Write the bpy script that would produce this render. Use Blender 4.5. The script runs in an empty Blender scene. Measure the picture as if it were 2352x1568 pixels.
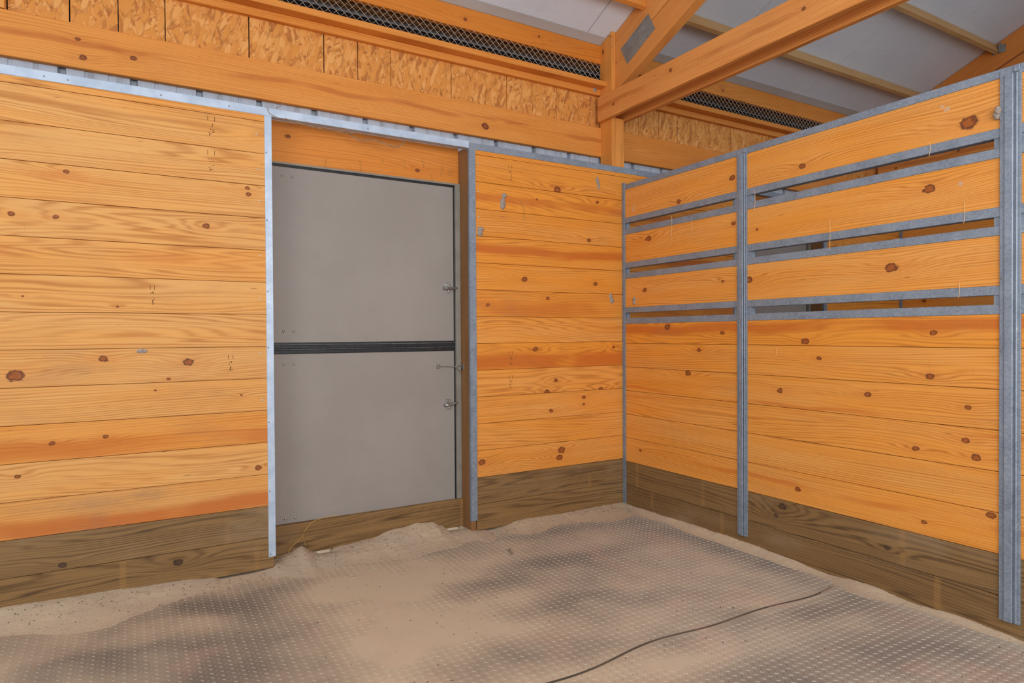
import bpy, math, random
from mathutils import Vector, Matrix, noise as mn
C = bpy.context.scene
COL = C.collection
# ------------------------------------------------------------------ camera
YAW, PIT, ROL = math.radians(30.658), math.radians(-0.638), math.radians(-0.351)
fw = Vector((math.sin(YAW), math.cos(YAW), 0)); ri = Vector((math.cos(YAW), -math.sin(YAW), 0)); up = Vector((0, 0, 1))
f2 = fw * math.cos(PIT) + up * math.sin(PIT); u2 = up * math.cos(PIT) - fw * math.sin(PIT)
r3 = ri * math.cos(ROL) + u2 * math.sin(ROL); u3 = u2 * math.cos(ROL) - ri * math.sin(ROL)
cd = bpy.data.cameras.new('camera'); cam = bpy.data.objects.new('camera', cd); COL.objects.link(cam)
cd.sensor_width = 36; cd.lens = 36 * 1481.0 / 2352; cd.clip_start = 0.02
cam.matrix_world = Matrix(((r3.x, u3.x, -f2.x, -3.0959), (r3.y, u3.y, -f2.y, -3.6367), (r3.z, u3.z, -f2.z, 1.0829), (0, 0, 0, 1)))
C.camera = cam
# ------------------------------------------------------------------ world, sun, lights, exposure
W = bpy.data.worlds.new('World'); C.world = W; W.use_nodes = True
bgn = W.node_tree.nodes['Background']; bgn.inputs[0].default_value = (0.80, 0.90, 1.0, 1); bgn.inputs[1].default_value = 1.55
sd = bpy.data.lights.new('sun', 'SUN'); sd.energy = 3.0; sd.angle = 0.01; sd.color = (1, .95, .86)
sun = bpy.data.objects.new('sun', sd); COL.objects.link(sun); sun.rotation_euler = (math.radians(-48), 0, math.radians(12))
def area(name, loc, target, sx, sy, power, col):
    d = bpy.data.lights.new(name, 'AREA'); d.shape = 'RECTANGLE'; d.size = sx; d.size_y = sy; d.energy = power; d.color = col
    o = bpy.data.objects.new(name, d); COL.objects.link(o); o.location = loc
    o.rotation_euler = (Vector(target) - Vector(loc)).to_track_quat('-Z', 'Y').to_euler()
    return o
area('fill_light', (-2.0, -5.3, 1.9), (-1.0, 0, 1.7), 2.6, 1.6, 175, (1, .975, .95))  # added fill from behind the camera, stands for no known lamp
area('fill_light', (-5.4, -2.9, 2.0), (0, -1.2, 1.6), 1.8, 1.2, 75, (1, .975, .95))  # second added fill, brightens the partition from the left
vs = C.view_settings; vs.view_transform = 'Standard'; vs.look = 'None'; vs.gamma = 1; vs.exposure = -0.70
try: vs.use_curve_mapping = False
except Exception: pass
C.cycles.max_bounces = 8; C.cycles.diffuse_bounces = 5
# ------------------------------------------------------------------ node helper
def lin(r, g, b):
    f = lambda c: c / 12.92 if c <= .04045 else ((c + .055) / 1.055) ** 2.4
    return (f(r / 255), f(g / 255), f(b / 255), 1)
class G:
    def __init__(s, name):
        s.mat = bpy.data.materials.new(name); s.mat.use_nodes = True; s.t = s.mat.node_tree; s.n = s.t.nodes; s.n.clear()
        s.out = s.n.new('ShaderNodeOutputMaterial'); s.b = s.n.new('ShaderNodeBsdfPrincipled'); s.t.links.new(s.b.outputs[0], s.out.inputs[0])
        s.b.inputs['Specular IOR Level'].default_value = .3
    def lk(s, a, inp):
        if isinstance(a, (int, float)): inp.default_value = a
        elif isinstance(a, (tuple, list)): inp.default_value = a
        else: s.t.links.new(a, inp)
    def m(s, op, a, b=0, c=0, clamp=False):
        n = s.n.new('ShaderNodeMath'); n.operation = op; n.use_clamp = clamp
        s.lk(a, n.inputs[0]); s.lk(b, n.inputs[1]); s.lk(c, n.inputs[2]); return n.outputs[0]
    def add(s, a, b): return s.m('ADD', a, b)
    def sub(s, a, b): return s.m('SUBTRACT', a, b)
    def mul(s, a, b): return s.m('MULTIPLY', a, b)
    def ss(s, x, lo, hi):
        n = s.n.new('ShaderNodeMapRange'); n.interpolation_type = 'SMOOTHSTEP'; s.lk(x, n.inputs[0]); s.lk(lo, n.inputs[1]); s.lk(hi, n.inputs[2]); return n.outputs[0]
    def xyz(s, v):
        n = s.n.new('ShaderNodeSeparateXYZ'); s.lk(v, n.inputs[0]); return n.outputs
    def vec(s, x, y, z):
        n = s.n.new('ShaderNodeCombineXYZ'); s.lk(x, n.inputs[0]); s.lk(y, n.inputs[1]); s.lk(z, n.inputs[2]); return n.outputs[0]
    def obj(s): return s.n.new('ShaderNodeTexCoord').outputs['Object']
    def pos(s): return s.n.new('ShaderNodeNewGeometry').outputs['Position']
    def noise(s, v, scale, detail=2, rough=.5, dist=0):
        n = s.n.new('ShaderNodeTexNoise'); s.lk(v, n.inputs['Vector']); n.inputs['Scale'].default_value = scale
        n.inputs['Detail'].default_value = detail; n.inputs['Roughness'].default_value = rough; n.inputs['Distortion'].default_value = dist
        return n.outputs[0]
    def voro(s, v, scale, out='Color', feat='F1'):
        n = s.n.new('ShaderNodeTexVoronoi'); n.feature = feat; s.lk(v, n.inputs['Vector']); n.inputs['Scale'].default_value = scale; return n.outputs[out]
    def attr(s, name, typ='OBJECT', out='Fac'):
        n = s.n.new('ShaderNodeAttribute'); n.attribute_type = typ; n.attribute_name = name; return n.outputs[out]
    def mix(s, f, a, b, mode='MIX'):
        n = s.n.new('ShaderNodeMix'); n.data_type = 'RGBA'; n.blend_type = mode; n.clamp_factor = True
        s.lk(f, n.inputs[0]); s.lk(a, n.inputs[6]); s.lk(b, n.inputs[7]); return n.outputs[2]
    def bump(s, h, strength, dist):
        n = s.n.new('ShaderNodeBump'); n.inputs['Strength'].default_value = strength; n.inputs['Distance'].default_value = dist
        s.lk(h, n.inputs['Height']); s.t.links.new(n.outputs[0], s.b.inputs['Normal'])
    def fin(s, col, rough=.6, metal=0):
        s.lk(col, s.b.inputs['Base Color']); s.lk(rough, s.b.inputs['Roughness']); s.lk(metal, s.b.inputs['Metallic']); return s.mat

def wood(name, pale, deep, late, streakc, knotc, ringamt=.5, dustc=(120, 105, 92), dust=.1, rough=.62):
    g = G(name); X = g.xyz(g.obj()); u, w, v = X[0], X[1], X[2]
    sd_ = g.attr('seed'); off = g.mul(sd_, 7.31)
    tone = g.attr('tone'); cath = g.attr('cathedral')
    # grain field in ring units
    nz = g.noise(g.vec(g.add(g.mul(u, .55), off), g.mul(w, 3), g.add(g.mul(v, 5.0), off)), 1.0, 1.2, .45)
    n2 = g.noise(g.vec(g.add(g.mul(u, 4.0), off), g.mul(w, 8), g.mul(v, 22)), 1.0, 2, .5)
    straight = g.mul(v, g.add(105.0, g.mul(cath, -80.0)))
    f = g.add(straight, g.mul(nz, g.add(4.0, g.mul(cath, 20.0)))); f = g.add(f, g.mul(n2, .55)); f = g.add(f, g.mul(g.noise(g.vec(off, 0, g.mul(v, 28)), 1, 1), 3.2))
    kn = None; halo = None
    for i in range(1, 5):
        k = g.xyz(g.attr('knot_%d' % i, out='Vector'))
        r = g.m('MAXIMUM', k[2], 1e-4)
        du = g.mul(g.sub(u, k[0]), .72); dv = g.sub(v, k[1])
        wob = g.mul(g.sub(g.noise(g.vec(g.mul(g.add(u, off), .7), v, g.mul(w, .2)), 60, 2), .5), 1.1)
        d = g.add(g.m('DIVIDE', g.m('SQRT', g.add(g.mul(du, du), g.mul(dv, dv))), r), wob)
        e = g.m('POWER', 2.718, g.mul(g.mul(d, d), -.10))
        du2 = g.mul(g.sub(u, k[0]), .30)
        d2 = g.m('DIVIDE', g.m('SQRT', g.add(g.mul(du2, du2), g.mul(dv, dv))), r)
        e2 = g.m('POWER', 2.718, g.mul(g.mul(d2, d2), -.18))
        f = g.add(f, g.mul(g.mul(e2, r), 140.0))
        kd = d if kn is None else g.m('MINIMUM', kd, d); core = g.sub(1.0, g.ss(d, .75, 1.05)); hl = g.mul(g.sub(1.0, g.ss(d2, .6, 2.6)), .8)
        kn = core if kn is None else g.m('MAXIMUM', kn, core); halo = hl if halo is None else g.m('MAXIMUM', halo, hl)
    ring = g.m('SINE', g.mul(f, 6.2832)); ring = g.mul(g.add(ring, 1.0), .5); ring = g.m('POWER', ring, 2.2)
    band = g.ss(g.noise(g.vec(g.add(g.mul(u, .9), off), g.mul(w, 2), g.mul(v, 16)), 1, 2), .34, .66)
    fib = g.noise(g.vec(g.mul(u, 9), g.mul(w, 60), g.mul(v, 420)), 1, 2)
    blot = g.ss(g.noise(g.vec(g.add(g.mul(u, 1.3), g.mul(off, 2.0)), w, g.mul(v, 9)), 1, 3), .3, .7)
    base = g.mix(g.m('ADD', g.mul(blot, .38), tone, clamp=True), pale, deep)
    base = g.mix(g.mul(g.mul(ring, g.add(.35, g.mul(band, .65))), ringamt), base, late)
    # heartwood streak
    st = g.xyz(g.attr('streak', out='Vector'))
    wv = g.mul(g.sub(g.noise(g.vec(g.add(g.mul(u, 1.6), off), 0, 0), 1, 2), .5), .09)
    wv2 = g.mul(g.sub(g.noise(g.vec(g.add(g.mul(u, 2.5), off), 0, g.mul(v, 60)), 1, 3, .65), .5), .9)
    dd = g.add(g.m('DIVIDE', g.m('ABSOLUTE', g.sub(g.add(v, wv), st[0])), g.m('MAXIMUM', st[1], 1e-4)), wv2)
    base = g.mix(g.mul(g.mul(g.sub(1.0, g.ss(dd, .35, 1.25)), g.ss(g.noise(g.vec(g.add(g.mul(u, 1.5), off), 3, g.mul(v, 3)), 1, 2), g.sub(.62, g.mul(st[2], .5)), g.sub(.76, g.mul(st[2], .4)))), g.m('ADD', st[2], .1, clamp=True)), base, streakc)
    # short dark resin flecks
    fl = g.noise(g.vec(g.add(g.mul(u, 7), off), g.mul(w, 4), g.mul(v, 120)), 1, 2)
    base = g.mix(g.mul(g.ss(fl, .71, .78), .75), base, knotc)
    base = g.mix(g.mul(halo, .22), base, streakc)
    kc = g.mix(g.ss(kd, .35, .85), g.mix(.5, knotc, streakc), knotc); kc = g.mix(g.mul(g.ss(g.noise(g.vec(u, w, v), 130, 2), .5, .7), .4), kc, streakc)
    fib2 = g.noise(g.vec(g.add(g.mul(u, 2.2), off), g.mul(w, 40), g.mul(v, 150)), 1, 3, .6)
    base = g.mix(g.mul(g.ss(fib2, .45, .8), .32), base, late)
    base = g.mix(g.mul(g.ss(fib2, .25, .5), .0), base, pale)
    base = g.mix(g.mul(kn, .95), base, kc)
    base = g.mix(g.mul(g.sub(fib, .5), .55), base, late)
    mk = g.noise(g.vec(g.add(g.mul(u, 120), off), g.mul(w, 9), g.mul(v, 7)), 1, 2)
    base = g.mix(g.mul(g.ss(mk, .70, .78), .35), base, late)
    if name == 'treated_plank':
        bandx = g.m('ABSOLUTE', g.sub(g.m('FRACT', g.m('DIVIDE', g.add(u, g.mul(sd_, .137)), .61)), .5))
        base = g.mix(g.mul(g.mul(g.sub(1.0, g.ss(bandx, .010, .035)), .26), g.ss(g.noise(g.vec(u, off, v), 1.5, 1), .42, .56)), base, lin(176, 128, 70))
    # grime
    dn = g.noise(g.vec(g.add(g.mul(u, 2.2), off), g.mul(w, 3), g.mul(v, 5)), 1, 4, .6)
    base = g.mix(g.m('ADD', g.mul(g.ss(dn, .48, .82), g.add(dust, g.attr('grime'))), g.mul(g.attr('grime'), .25), clamp=True), base, lin(*dustc))
    g.bump(g.add(g.mul(ring, .5), fib), .12, .0012)
    return g.fin(base, rough)
PINE = wood('pine_lining', lin(226, 168, 98), lin(230, 148, 52), lin(168, 94, 26), lin(196, 104, 34), lin(74, 32, 20), .62)
LUMB = wood('pine_framing', lin(230, 158, 78), lin(216, 130, 44), lin(164, 88, 28), lin(176, 92, 34), lin(74, 32, 20), .45)
OLDW = wood('pine_purlin', lin(204, 166, 116), lin(184, 136, 82), lin(140, 98, 54), lin(150, 100, 50), lin(70, 44, 26), .3)
TREAT = wood('treated_plank', lin(142, 108, 64), lin(112, 80, 43), lin(64, 40, 20), lin(92, 58, 34), lin(40, 24, 16), .8, (156, 134, 108), .12)
TRUSSW = wood('pine_truss', lin(230, 160, 88), lin(214, 134, 62), lin(168, 94, 38), lin(176, 100, 44), lin(80, 40, 24), .5)

def metal(name, c1, c2, rough=.48, met=.35):
    g = G(name); p = g.pos()
    a = g.noise(p, 9, 4, .6); b = g.voro(p, 120, 'Color'); bs = g.xyz(b)[0]
    col = g.mix(g.ss(a, .35, .68), c1, c2); col = g.mix(g.mul(bs, .16), col, lin(210, 216, 222))
    spl = g.ss(g.noise(p, 70, 2), .70, .76); col = g.mix(g.mul(spl, .5), col, lin(196, 196, 190))
    g.bump(a, .05, .002); return g.fin(col, g.add(rough, g.mul(bs, .1)), met)
GALV = metal('galvanised_steel', lin(118, 128, 142), lin(132, 142, 156))
GALV_LIT = metal('galvanised_steel_daylit', lin(168, 184, 204), lin(190, 204, 222), .45, .25)  # lighter bluish copy of the same steel, daylight painted into the colour
GUSS = metal('gusset_steel', lin(128, 124, 118), lin(146, 142, 136), .5, .4)
STNL = metal('latch_steel', lin(150, 146, 140), lin(176, 172, 164), .28, .85)

def plain(name, c1, c2, scale=6, rough=.6, bump=0, bs=200, metal=0):
    g = G(name); p = g.pos(); a = g.noise(p, scale, 4, .6)
    col = g.mix(g.ss(a, .3, .7), c1, c2)
    if bump: g.bump(g.noise(p, bs, 2), bump, .001)
    return g.fin(col, rough, metal)
DOORM = plain('textured_door_skin', lin(144, 136, 129), lin(150, 142, 135), 2.2, .5, .5, 420)
FRAMEM = plain('door_frame_metal', lin(128, 122, 112), lin(142, 136, 126), 8, .5)
BLACK = plain('black_rubber_seal', lin(26, 26, 30), lin(38, 38, 42), 30, .42)
SEALGREY = plain('grey_seal_edge', lin(96, 96, 92), lin(126, 124, 116), 60, .5)  # lighter grey lines along the seal ridges
DARKM = plain('dark_void', lin(24, 19, 17), lin(32, 25, 22), 6, .95)  # near-black, paints the shade inside the eave; also backs open joints
MUD = plain('dried_mud', lin(132, 120, 112), lin(172, 158, 146), 160, .95, 1, 160)
SMUDGE = plain('mud_smear', lin(196, 158, 136), lin(206, 160, 120), 120, .95)
STRAW = plain('dry_straw', lin(206, 164, 88), lin(180, 138, 70), 30, .8)
CHAFF = plain('pale_chaff', lin(244, 208, 156), lin(232, 192, 140), 30, .9)
WEB = plain('dusty_cobweb', lin(176, 150, 120), lin(120, 104, 90), 40, .95)
INK = plain('faded_ink', lin(120, 78, 40), lin(90, 58, 32), 200, .8)
WIRE = plain('mesh_wire', lin(222, 212, 198), lin(198, 188, 174), 30, .5, 0, 0, .2)
NAILM = plain('nail_head', lin(214, 206, 196), lin(190, 184, 176), 30, .4, 0, 0, .3)
GROUND = plain('outdoor_ground', lin(214, 218, 224), lin(198, 204, 212), 4, .95)
SOIL = plain('packed_earth', lin(120, 106, 92), lin(96, 84, 74), 5, .95)

def siding_mat():
    g = G('white_metal_siding'); p = g.pos(); X = g.xyz(p)
    a = g.noise(g.vec(g.mul(X[0], 14), 0, g.mul(X[2], 1.2)), 1, 4, .65)
    col = g.mix(g.ss(a, .45, .8), lin(176, 184, 198), lin(134, 134, 136)); return g.fin(col, .5)
SIDING = siding_mat()
def ceil_mat(name, a_, b_):
    g = G(name); p = g.pos(); X = g.xyz(p)
    a = g.noise(p, 1.1, 3, .5); col = g.mix(g.ss(a, .3, .7), a_, b_)
    w = g.noise(p, 9, 3, .6, .6); g.bump(g.add(w, g.mul(g.noise(p, 60, 2), .2)), .22, .02)
    col = g.mix(g.mul(g.ss(g.noise(p, 22, 4, .7), .62, .75), .22), col, lin(110, 100, 92))
    return g.fin(col, .55)
CEIL = ceil_mat('white_insulation_facing', lin(212, 222, 236), lin(222, 230, 242))
CEILD = ceil_mat('grey_insulation_edge', lin(178, 178, 178), lin(190, 190, 190))  # plain grey, darker than the main lining

def osb_mat():
    g = G('oriented_strand_board'); X = g.xyz(g.obj()); u, v = X[0], X[2]; off = g.mul(g.attr('seed'), 3.7)
    def layer(ang, s, st, k):
        c, sn = math.cos(ang), math.sin(ang)
        a = g.add(g.mul(u, c), g.mul(v, sn)); b = g.sub(g.mul(v, c), g.mul(u, sn))
        wv = g.vec(g.add(g.mul(a, s), g.add(off, k)), g.mul(b, s * st), k)
        n = g.n.new('ShaderNodeTexVoronoi'); g.lk(wv, n.inputs['Vector']); n.inputs['Scale'].default_value = 1; n.inputs['Randomness'].default_value = 1
        return g.xyz(n.outputs['Color']), n.outputs['Distance']
    (c1, d1), (c2, d2), (c3, d3) = layer(1.25, 14, 3.6, 1.), layer(1.85, 18, 3.4, 5.), layer(.6, 22, 3.4, 9.)
    m1 = g.m('GREATER_THAN', c1[1], .52); m2 = g.m('GREATER_THAN', c2[1], .45)
    t = g.add(g.mul(m1, c1[0]), g.mul(g.sub(1., m1), g.add(g.mul(m2, c2[0]), g.mul(g.sub(1., m2), c3[0]))))
    col = g.mix(g.ss(t, .0, .55), lin(226, 162, 92), lin(214, 142, 66)); col = g.mix(g.mul(g.ss(t, .68, 1.), .8), col, lin(172, 104, 52))
    edge = g.add(g.mul(m1, d1), g.mul(g.sub(1., m1), g.add(g.mul(m2, d2), g.mul(g.sub(1., m2), d3))))
    col = g.mix(g.mul(g.ss(edge, .55, .9), .45), col, lin(140, 80, 36))
    col = g.mix(g.mul(g.ss(g.noise(g.vec(g.mul(u, 40), 0, g.mul(v, 9)), 1, 3, .6), .62, .72), .45), col, lin(128, 72, 32))
    g.bump(g.add(t, g.mul(edge, -.6)), .35, .004); return g.fin(col, .7)
OSB = osb_mat()

def mat_mat(lug=False):
    g = G('dusty_rubber_tread' if lug else 'dusty_rubber_mat'); p = g.pos(); D = g.attr('dust', 'GEOMETRY'); X = g.xyz(p)
    n = g.noise(p, 7, 4, .6); D2 = g.m('ADD', D, g.mul(g.sub(n, .5), .35), clamp=True)
    tint = g.ss(g.add(g.mul(X[0], .55), g.mul(g.noise(p, 1.2, 2), .5)), -1.0, .4)
    D2 = g.m('MAXIMUM', D2, 0.0); dark = g.mix(tint, lin(122, 108, 96) if not lug else lin(156, 140, 122), lin(134, 127, 120) if not lug else lin(168, 160, 148))
    sand = g.mix(tint, lin(194, 171, 144), lin(184, 173, 157))
    col = g.mix(D2, dark, sand); col = g.mix(g.mul(g.ss(g.mul(D, -1.0), .05, .3), .8), col, lin(78, 66, 56))
    gr = g.noise(p, 300, 2); col = g.mix(g.mul(g.ss(gr, .55, .75), .22), col, lin(96, 82, 70))
    pk = g.ss(g.noise(p, 3.3, 2), .58, .68); col = g.mix(g.mul(pk, .16), col, lin(196, 152, 132))
    g.bump(g.add(gr, g.mul(n, 2)), .25, .002); return g.fin(col, .85)
MATM, LUGM = mat_mat(), mat_mat(True)
def sand_mat():
    g = G('pale_sand'); p = g.pos(); a = g.noise(p, 5, 4, .6); b = g.noise(p, 260, 2); c = g.voro(p, 150, 'Distance')
    col = g.mix(g.ss(a, .3, .7), lin(184, 163, 140), lin(196, 173, 145)); col = g.mix(g.mul(g.ss(b, .5, .8), .35), col, lin(120, 104, 92))
    sp = g.ss(g.noise(p, 55, 3, .6), .66, .72); col = g.mix(g.mul(sp, .7), col, lin(92, 80, 72))
    g.bump(g.add(b, g.mul(c, .8)), .5, .004); return g.fin(col, .95)
SAND = sand_mat()

# ------------------------------------------------------------------ object helpers
def tag(o, label=None, cat=None, group=None, kind=None):
    if label: o['label'] = label
    if cat: o['category'] = cat
    if group: o['group'] = group
    if kind: o['kind'] = kind
    return o
def wpos(o):
    v = Vector(o.location)
    return v if o.parent is None else v + wpos(o.parent)
def link(o, parent=None, loc=(0, 0, 0)):
    COL.objects.link(o)
    if parent is not None:
        o.parent = parent; o.location = Vector(loc) - wpos(parent)
    else: o.location = loc
    return o
def mesh(name, vs_, fs, m, smooth=False):
    me = bpy.data.meshes.new(name); me.from_pydata([tuple(v) for v in vs_], [], fs); me.update()
    me.materials.append(m)
    if smooth: me.polygons.foreach_set('use_smooth', [True] * len(me.polygons))
    return me
def empty(name, loc, label=None, cat=None, group=None, kind=None, parent=None):
    o = bpy.data.objects.new(name, None); o.empty_display_size = .1; link(o, parent, loc); return tag(o, label, cat, group, kind)
class MB:
    def __init__(s): s.v = []; s.f = []
    def raw(s, vs_, fs):
        n = len(s.v); s.v += [tuple(v) for v in vs_]; s.f += [tuple(i + n for i in f) for f in fs]; return s
    def box(s, x0, x1, y0, y1, z0, z1, b=0.0):
        if b <= 0:
            return s.raw([(x, y, z) for x in (x0, x1) for y in (y0, y1) for z in (z0, z1)],
                         [(0, 1, 3, 2), (4, 6, 7, 5), (0, 4, 5, 1), (2, 3, 7, 6), (0, 2, 6, 4), (1, 5, 7, 3)])
        # chamfered box: 24 verts
        cx, cy, cz = (x0 + x1) / 2, (y0 + y1) / 2, (z0 + z1) / 2; hx, hy, hz = (x1 - x0) / 2, (y1 - y0) / 2, (z1 - z0) / 2
        vs_ = []; idx = {}
        for sx in (-1, 1):
            for sy in (-1, 1):
                for sz in (-1, 1):
                    for a in range(3):
                        q = [hx - b, hy - b, hz - b]; q[a] += b
                        idx[(sx, sy, sz, a)] = len(vs_); vs_.append((cx + sx * q[0], cy + sy * q[1], cz + sz * q[2]))
        F = []
        I = lambda sx, sy, sz, a: idx[(sx, sy, sz, a)]
        for s1 in (-1, 1):
            F.append([I(s1, -1, -1, 0), I(s1, 1, -1, 0), I(s1, 1, 1, 0), I(s1, -1, 1, 0)][::s1])
            F.append([I(-1, s1, -1, 1), I(-1, s1, 1, 1), I(1, s1, 1, 1), I(1, s1, -1, 1)][::s1])
            F.append([I(-1, -1, s1, 2), I(1, -1, s1, 2), I(1, 1, s1, 2), I(-1, 1, s1, 2)][::s1])
        for s1 in (-1, 1):
            for s2_ in (-1, 1):
                k = s1 * s2_
                F.append([I(s1, s2_, -1, 0), I(s1, s2_, -1, 1), I(s1, s2_, 1, 1), I(s1, s2_, 1, 0)][::k])
                F.append([I(s1, -1, s2_, 2), I(s1, -1, s2_, 0), I(s1, 1, s2_, 0), I(s1, 1, s2_, 2)][::-k])
                F.append([I(-1, s1, s2_, 1), I(-1, s1, s2_, 2), I(1, s1, s2_, 2), I(1, s1, s2_, 1)][::k])
        for sx in (-1, 1):
            for sy in (-1, 1):
                for sz in (-1, 1):
                    F.append([I(sx, sy, sz, 0), I(sx, sy, sz, 1), I(sx, sy, sz, 2)][::sx * sy * sz])
        return s.raw(vs_, F)
    def tube(s, pts, r, n=5):
        pts = [Vector(p) for p in pts]; base = len(s.v); m_ = len(pts)
        rr = r if isinstance(r, (list, tuple)) else [r] * m_
        for i, p in enumerate(pts):
            d = (pts[min(i + 1, m_ - 1)] - pts[max(i - 1, 0)]).normalized()
            a = d.cross(Vector((0, 0, 1)) if abs(d.z) < .9 else Vector((1, 0, 0))).normalized(); b = d.cross(a)
            for j in range(n):
                t = 2 * math.pi * j / n; s.v.append(tuple(p + (a * math.cos(t) + b * math.sin(t)) * rr[i]))
        for i in range(m_ - 1):
            for j in range(n):
                k = (j + 1) % n
                s.f.append((base + i * n + j, base + i * n + k, base + (i + 1) * n + k, base + (i + 1) * n + j))
        s.f.append(tuple(base + j for j in range(n))[::-1]); s.f.append(tuple(base + (m_ - 1) * n + j for j in range(n)))
        return s
    def dome(s, c, r, h, axis, n=8, rings=3):
        # dome bulging along axis ('-Y' or '-X')
        base = len(s.v)
        for i in range(rings):
            a = i / rings * math.pi / 2; rr, hh = r * math.cos(a), h * math.sin(a)
            for j in range(n):
                t = 2 * math.pi * j / n; p, q = rr * math.cos(t), rr * math.sin(t)
                s.v.append((c[0] + p, c[1] - hh, c[2] + q) if axis == '-Y' else (c[0] - hh, c[1] + p, c[2] + q))
        s.v.append((c[0], c[1] - h, c[2]) if axis == '-Y' else (c[0] - h, c[1], c[2])); top = len(s.v) - 1
        for i in range(rings - 1):
            for j in range(n):
                k = (j + 1) % n; s.f.append((base + i * n + j, base + i * n + k, base + (i + 1) * n + k, base + (i + 1) * n + j))
        for j in range(n): s.f.append((base + (rings - 1) * n + j, base + (rings - 1) * n + (j + 1) % n, top))
        return s
    def build(s, name, m, parent=None, loc=(0, 0, 0), smooth=False):
        return link(bpy.data.objects.new(name, mesh(name, s.v, s.f, m, smooth)), parent, loc)

def board_mesh(L, H, T, m, groove=True):
    g_ = .0012; t = min(.020, T * .5)
    if groove: sec = [(0, g_ + .0008), (.0008, g_), (t, g_), (t, 0), (T, 0), (T, H), (t, H), (t, H - g_), (.0008, H - g_), (0, H - g_ - .0008)]
    else:
        c = .003; sec = [(0, c), (c, 0), (T - c, 0), (T, c), (T, H - c), (T - c, H), (c, H), (0, H - c)]
    n = len(sec); vs_ = [(0, y, z) for y, z in sec] + [(L, y, z) for y, z in sec]
    fs = [tuple(range(n)), tuple(range(2 * n - 1, n - 1, -1))] + [(i, i + n, (i + 1) % n + n, (i + 1) % n) for i in range(n)]
    return mesh('board', vs_, [f[::-1] for f in fs], m)
SEED = [0]
def board(name, parent, loc, L, H, T, m, rot=(0, 0, 0), tone=0.0, cath=.4, knots=(), streak=None, grime=0.0, groove=True, label=None):
    o = bpy.data.objects.new(name, board_mesh(L, H, T, m, groove)); link(o, parent, loc); o.rotation_euler = rot
    SEED[0] += 1; o['seed'] = float((SEED[0] * .6180339) % 1.0) * 9.0
    o['tone'] = float(tone); o['cathedral'] = float(cath); o['grime'] = float(grime)
    for i, k in enumerate(list(knots)[:4]): o['knot_%d' % (i + 1)] = [float(k[0]), float(k[1]), float(k[2])]
    if streak: o['streak'] = [float(x) for x in streak]
    if label: o['label'] = label
    return o
RZ = (0, 0, -math.pi / 2)   # length runs toward -Y, face looks to -X
RV = (0, -math.pi / 2, 0)   # length runs up, local z runs to -X, face looks to -Y
RVS = (0, -math.pi / 2, -math.pi / 2)
rnd = random.Random(4)
B = .171
KB = [(-3.541, 0.909, 0.027), (-3.206, 0.978, 0.015), (-2.842, 0.953, 0.02), (-2.932, 0.871, 0.008), (-2.755, 1.646, 0.014), (-3.382, 1.637, 0.01), (-3.548, 1.636, 0.011), (-2.555, 1.861, 0.01), (-2.549, 1.829, 0.011), (-3.341, 1.851, 0.01), (-3.539, 0.455, 0.01), (-3.409, 0.593, 0.01), (-3.201, 0.607, 0.01), (-2.513, 0.381, 0.014), (-3.377, 0.022, 0.014), (-2.899, -0.052, 0.018), (-3.51, 1.269, 0.005), (-3.145, 1.228, 0.006), (-2.99, 0.817, 0.005), (-2.594, 0.773, 0.006), (-0.573, 2.066, 0.024), (-0.229, 2.015, 0.012), (-0.304, 1.741, 0.014), (-0.74, 1.985, 0.007), (-0.84, 1.447, 0.018), (-0.251, 1.436, 0.015), (-0.657, 1.325, 0.012), (-1.12, 1.272, 0.012), (-0.757, 0.981, 0.017), (-0.084, 0.985, 0.01), (-0.665, 0.69, 0.017), (-0.205, 0.69, 0.015), (-0.356, 0.638, 0.013), (-0.357, 0.589, 0.01), (-0.633, 0.561, 0.013), (-0.593, 0.767, 0.013), (-0.549, 0.285, 0.024), (-0.567, 0.236, 0.021), (-1.169, 0.265, 0.02)]
KP = [(-0.997, 2.007, 0.018), (-0.414, 2.022, 0.008), (-0.561, 1.944, 0.016), (-1.461, 1.971, 0.016), (-2.253, 1.975, 0.03), (-1.779, 1.968, 0.009), (-0.273, 1.739, 0.022), (-1.005, 1.734, 0.013), (-1.173, 1.674, 0.008), (-2.099, 1.724, 0.022), (-0.235, 1.386, 0.017), (-0.923, 1.396, 0.01), (-1.115, 1.392, 0.02), (-1.928, 1.387, 0.024), (-0.455, 1.126, 0.02), (-0.919, 1.084, 0.013), (-1.479, 1.035, 0.018), (-2.117, 1.079, 0.014), (-0.731, 0.975, 0.014), (-0.638, 0.827, 0.019), (-1.557, 0.948, 0.011), (-2.1, 0.882, 0.015), (-1.323, 0.761, 0.014), (-1.816, 0.778, 0.014), (-2.254, 0.757, 0.011), (-2.26, 0.789, 0.01), (-2.04, 0.548, 0.012), (-2.284, 0.545, 0.015), (-2.245, 0.614, 0.013), (-1.432, 0.237, 0.014), (-2.341, 0.312, 0.015), (-2.077, 0.218, 0.01), (-1.336, 0.122, 0.019), (-1.296, 0.062, 0.013), (-1.91, 0.054, 0.012), (-0.184, 0.257, 0.01), (-0.469, 0.242, 0.01)]

# ------------------------------------------------------------------ ground, floor
fl = MB().box(-9, 12, -12, 0.24, -.32, -.20); floor = fl.build('floor', SOIL); tag(floor, 'packed earth floor under the rubber mats and sand', 'floor', kind='structure')
gr = MB().box(-30, 30, .24, 40, -.40, -.235); ground = gr.build('ground', GROUND); tag(ground, 'bright sunlit ground outside, glimpsed through gaps under the door', 'ground', kind='structure')
gr = MB().box(-30, 30, -40, -12, -.40, -.22); ga = gr.build('ground', GROUND); tag(ga, 'bright ground outside beyond the open side of the barn', 'ground', kind='structure')

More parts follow.
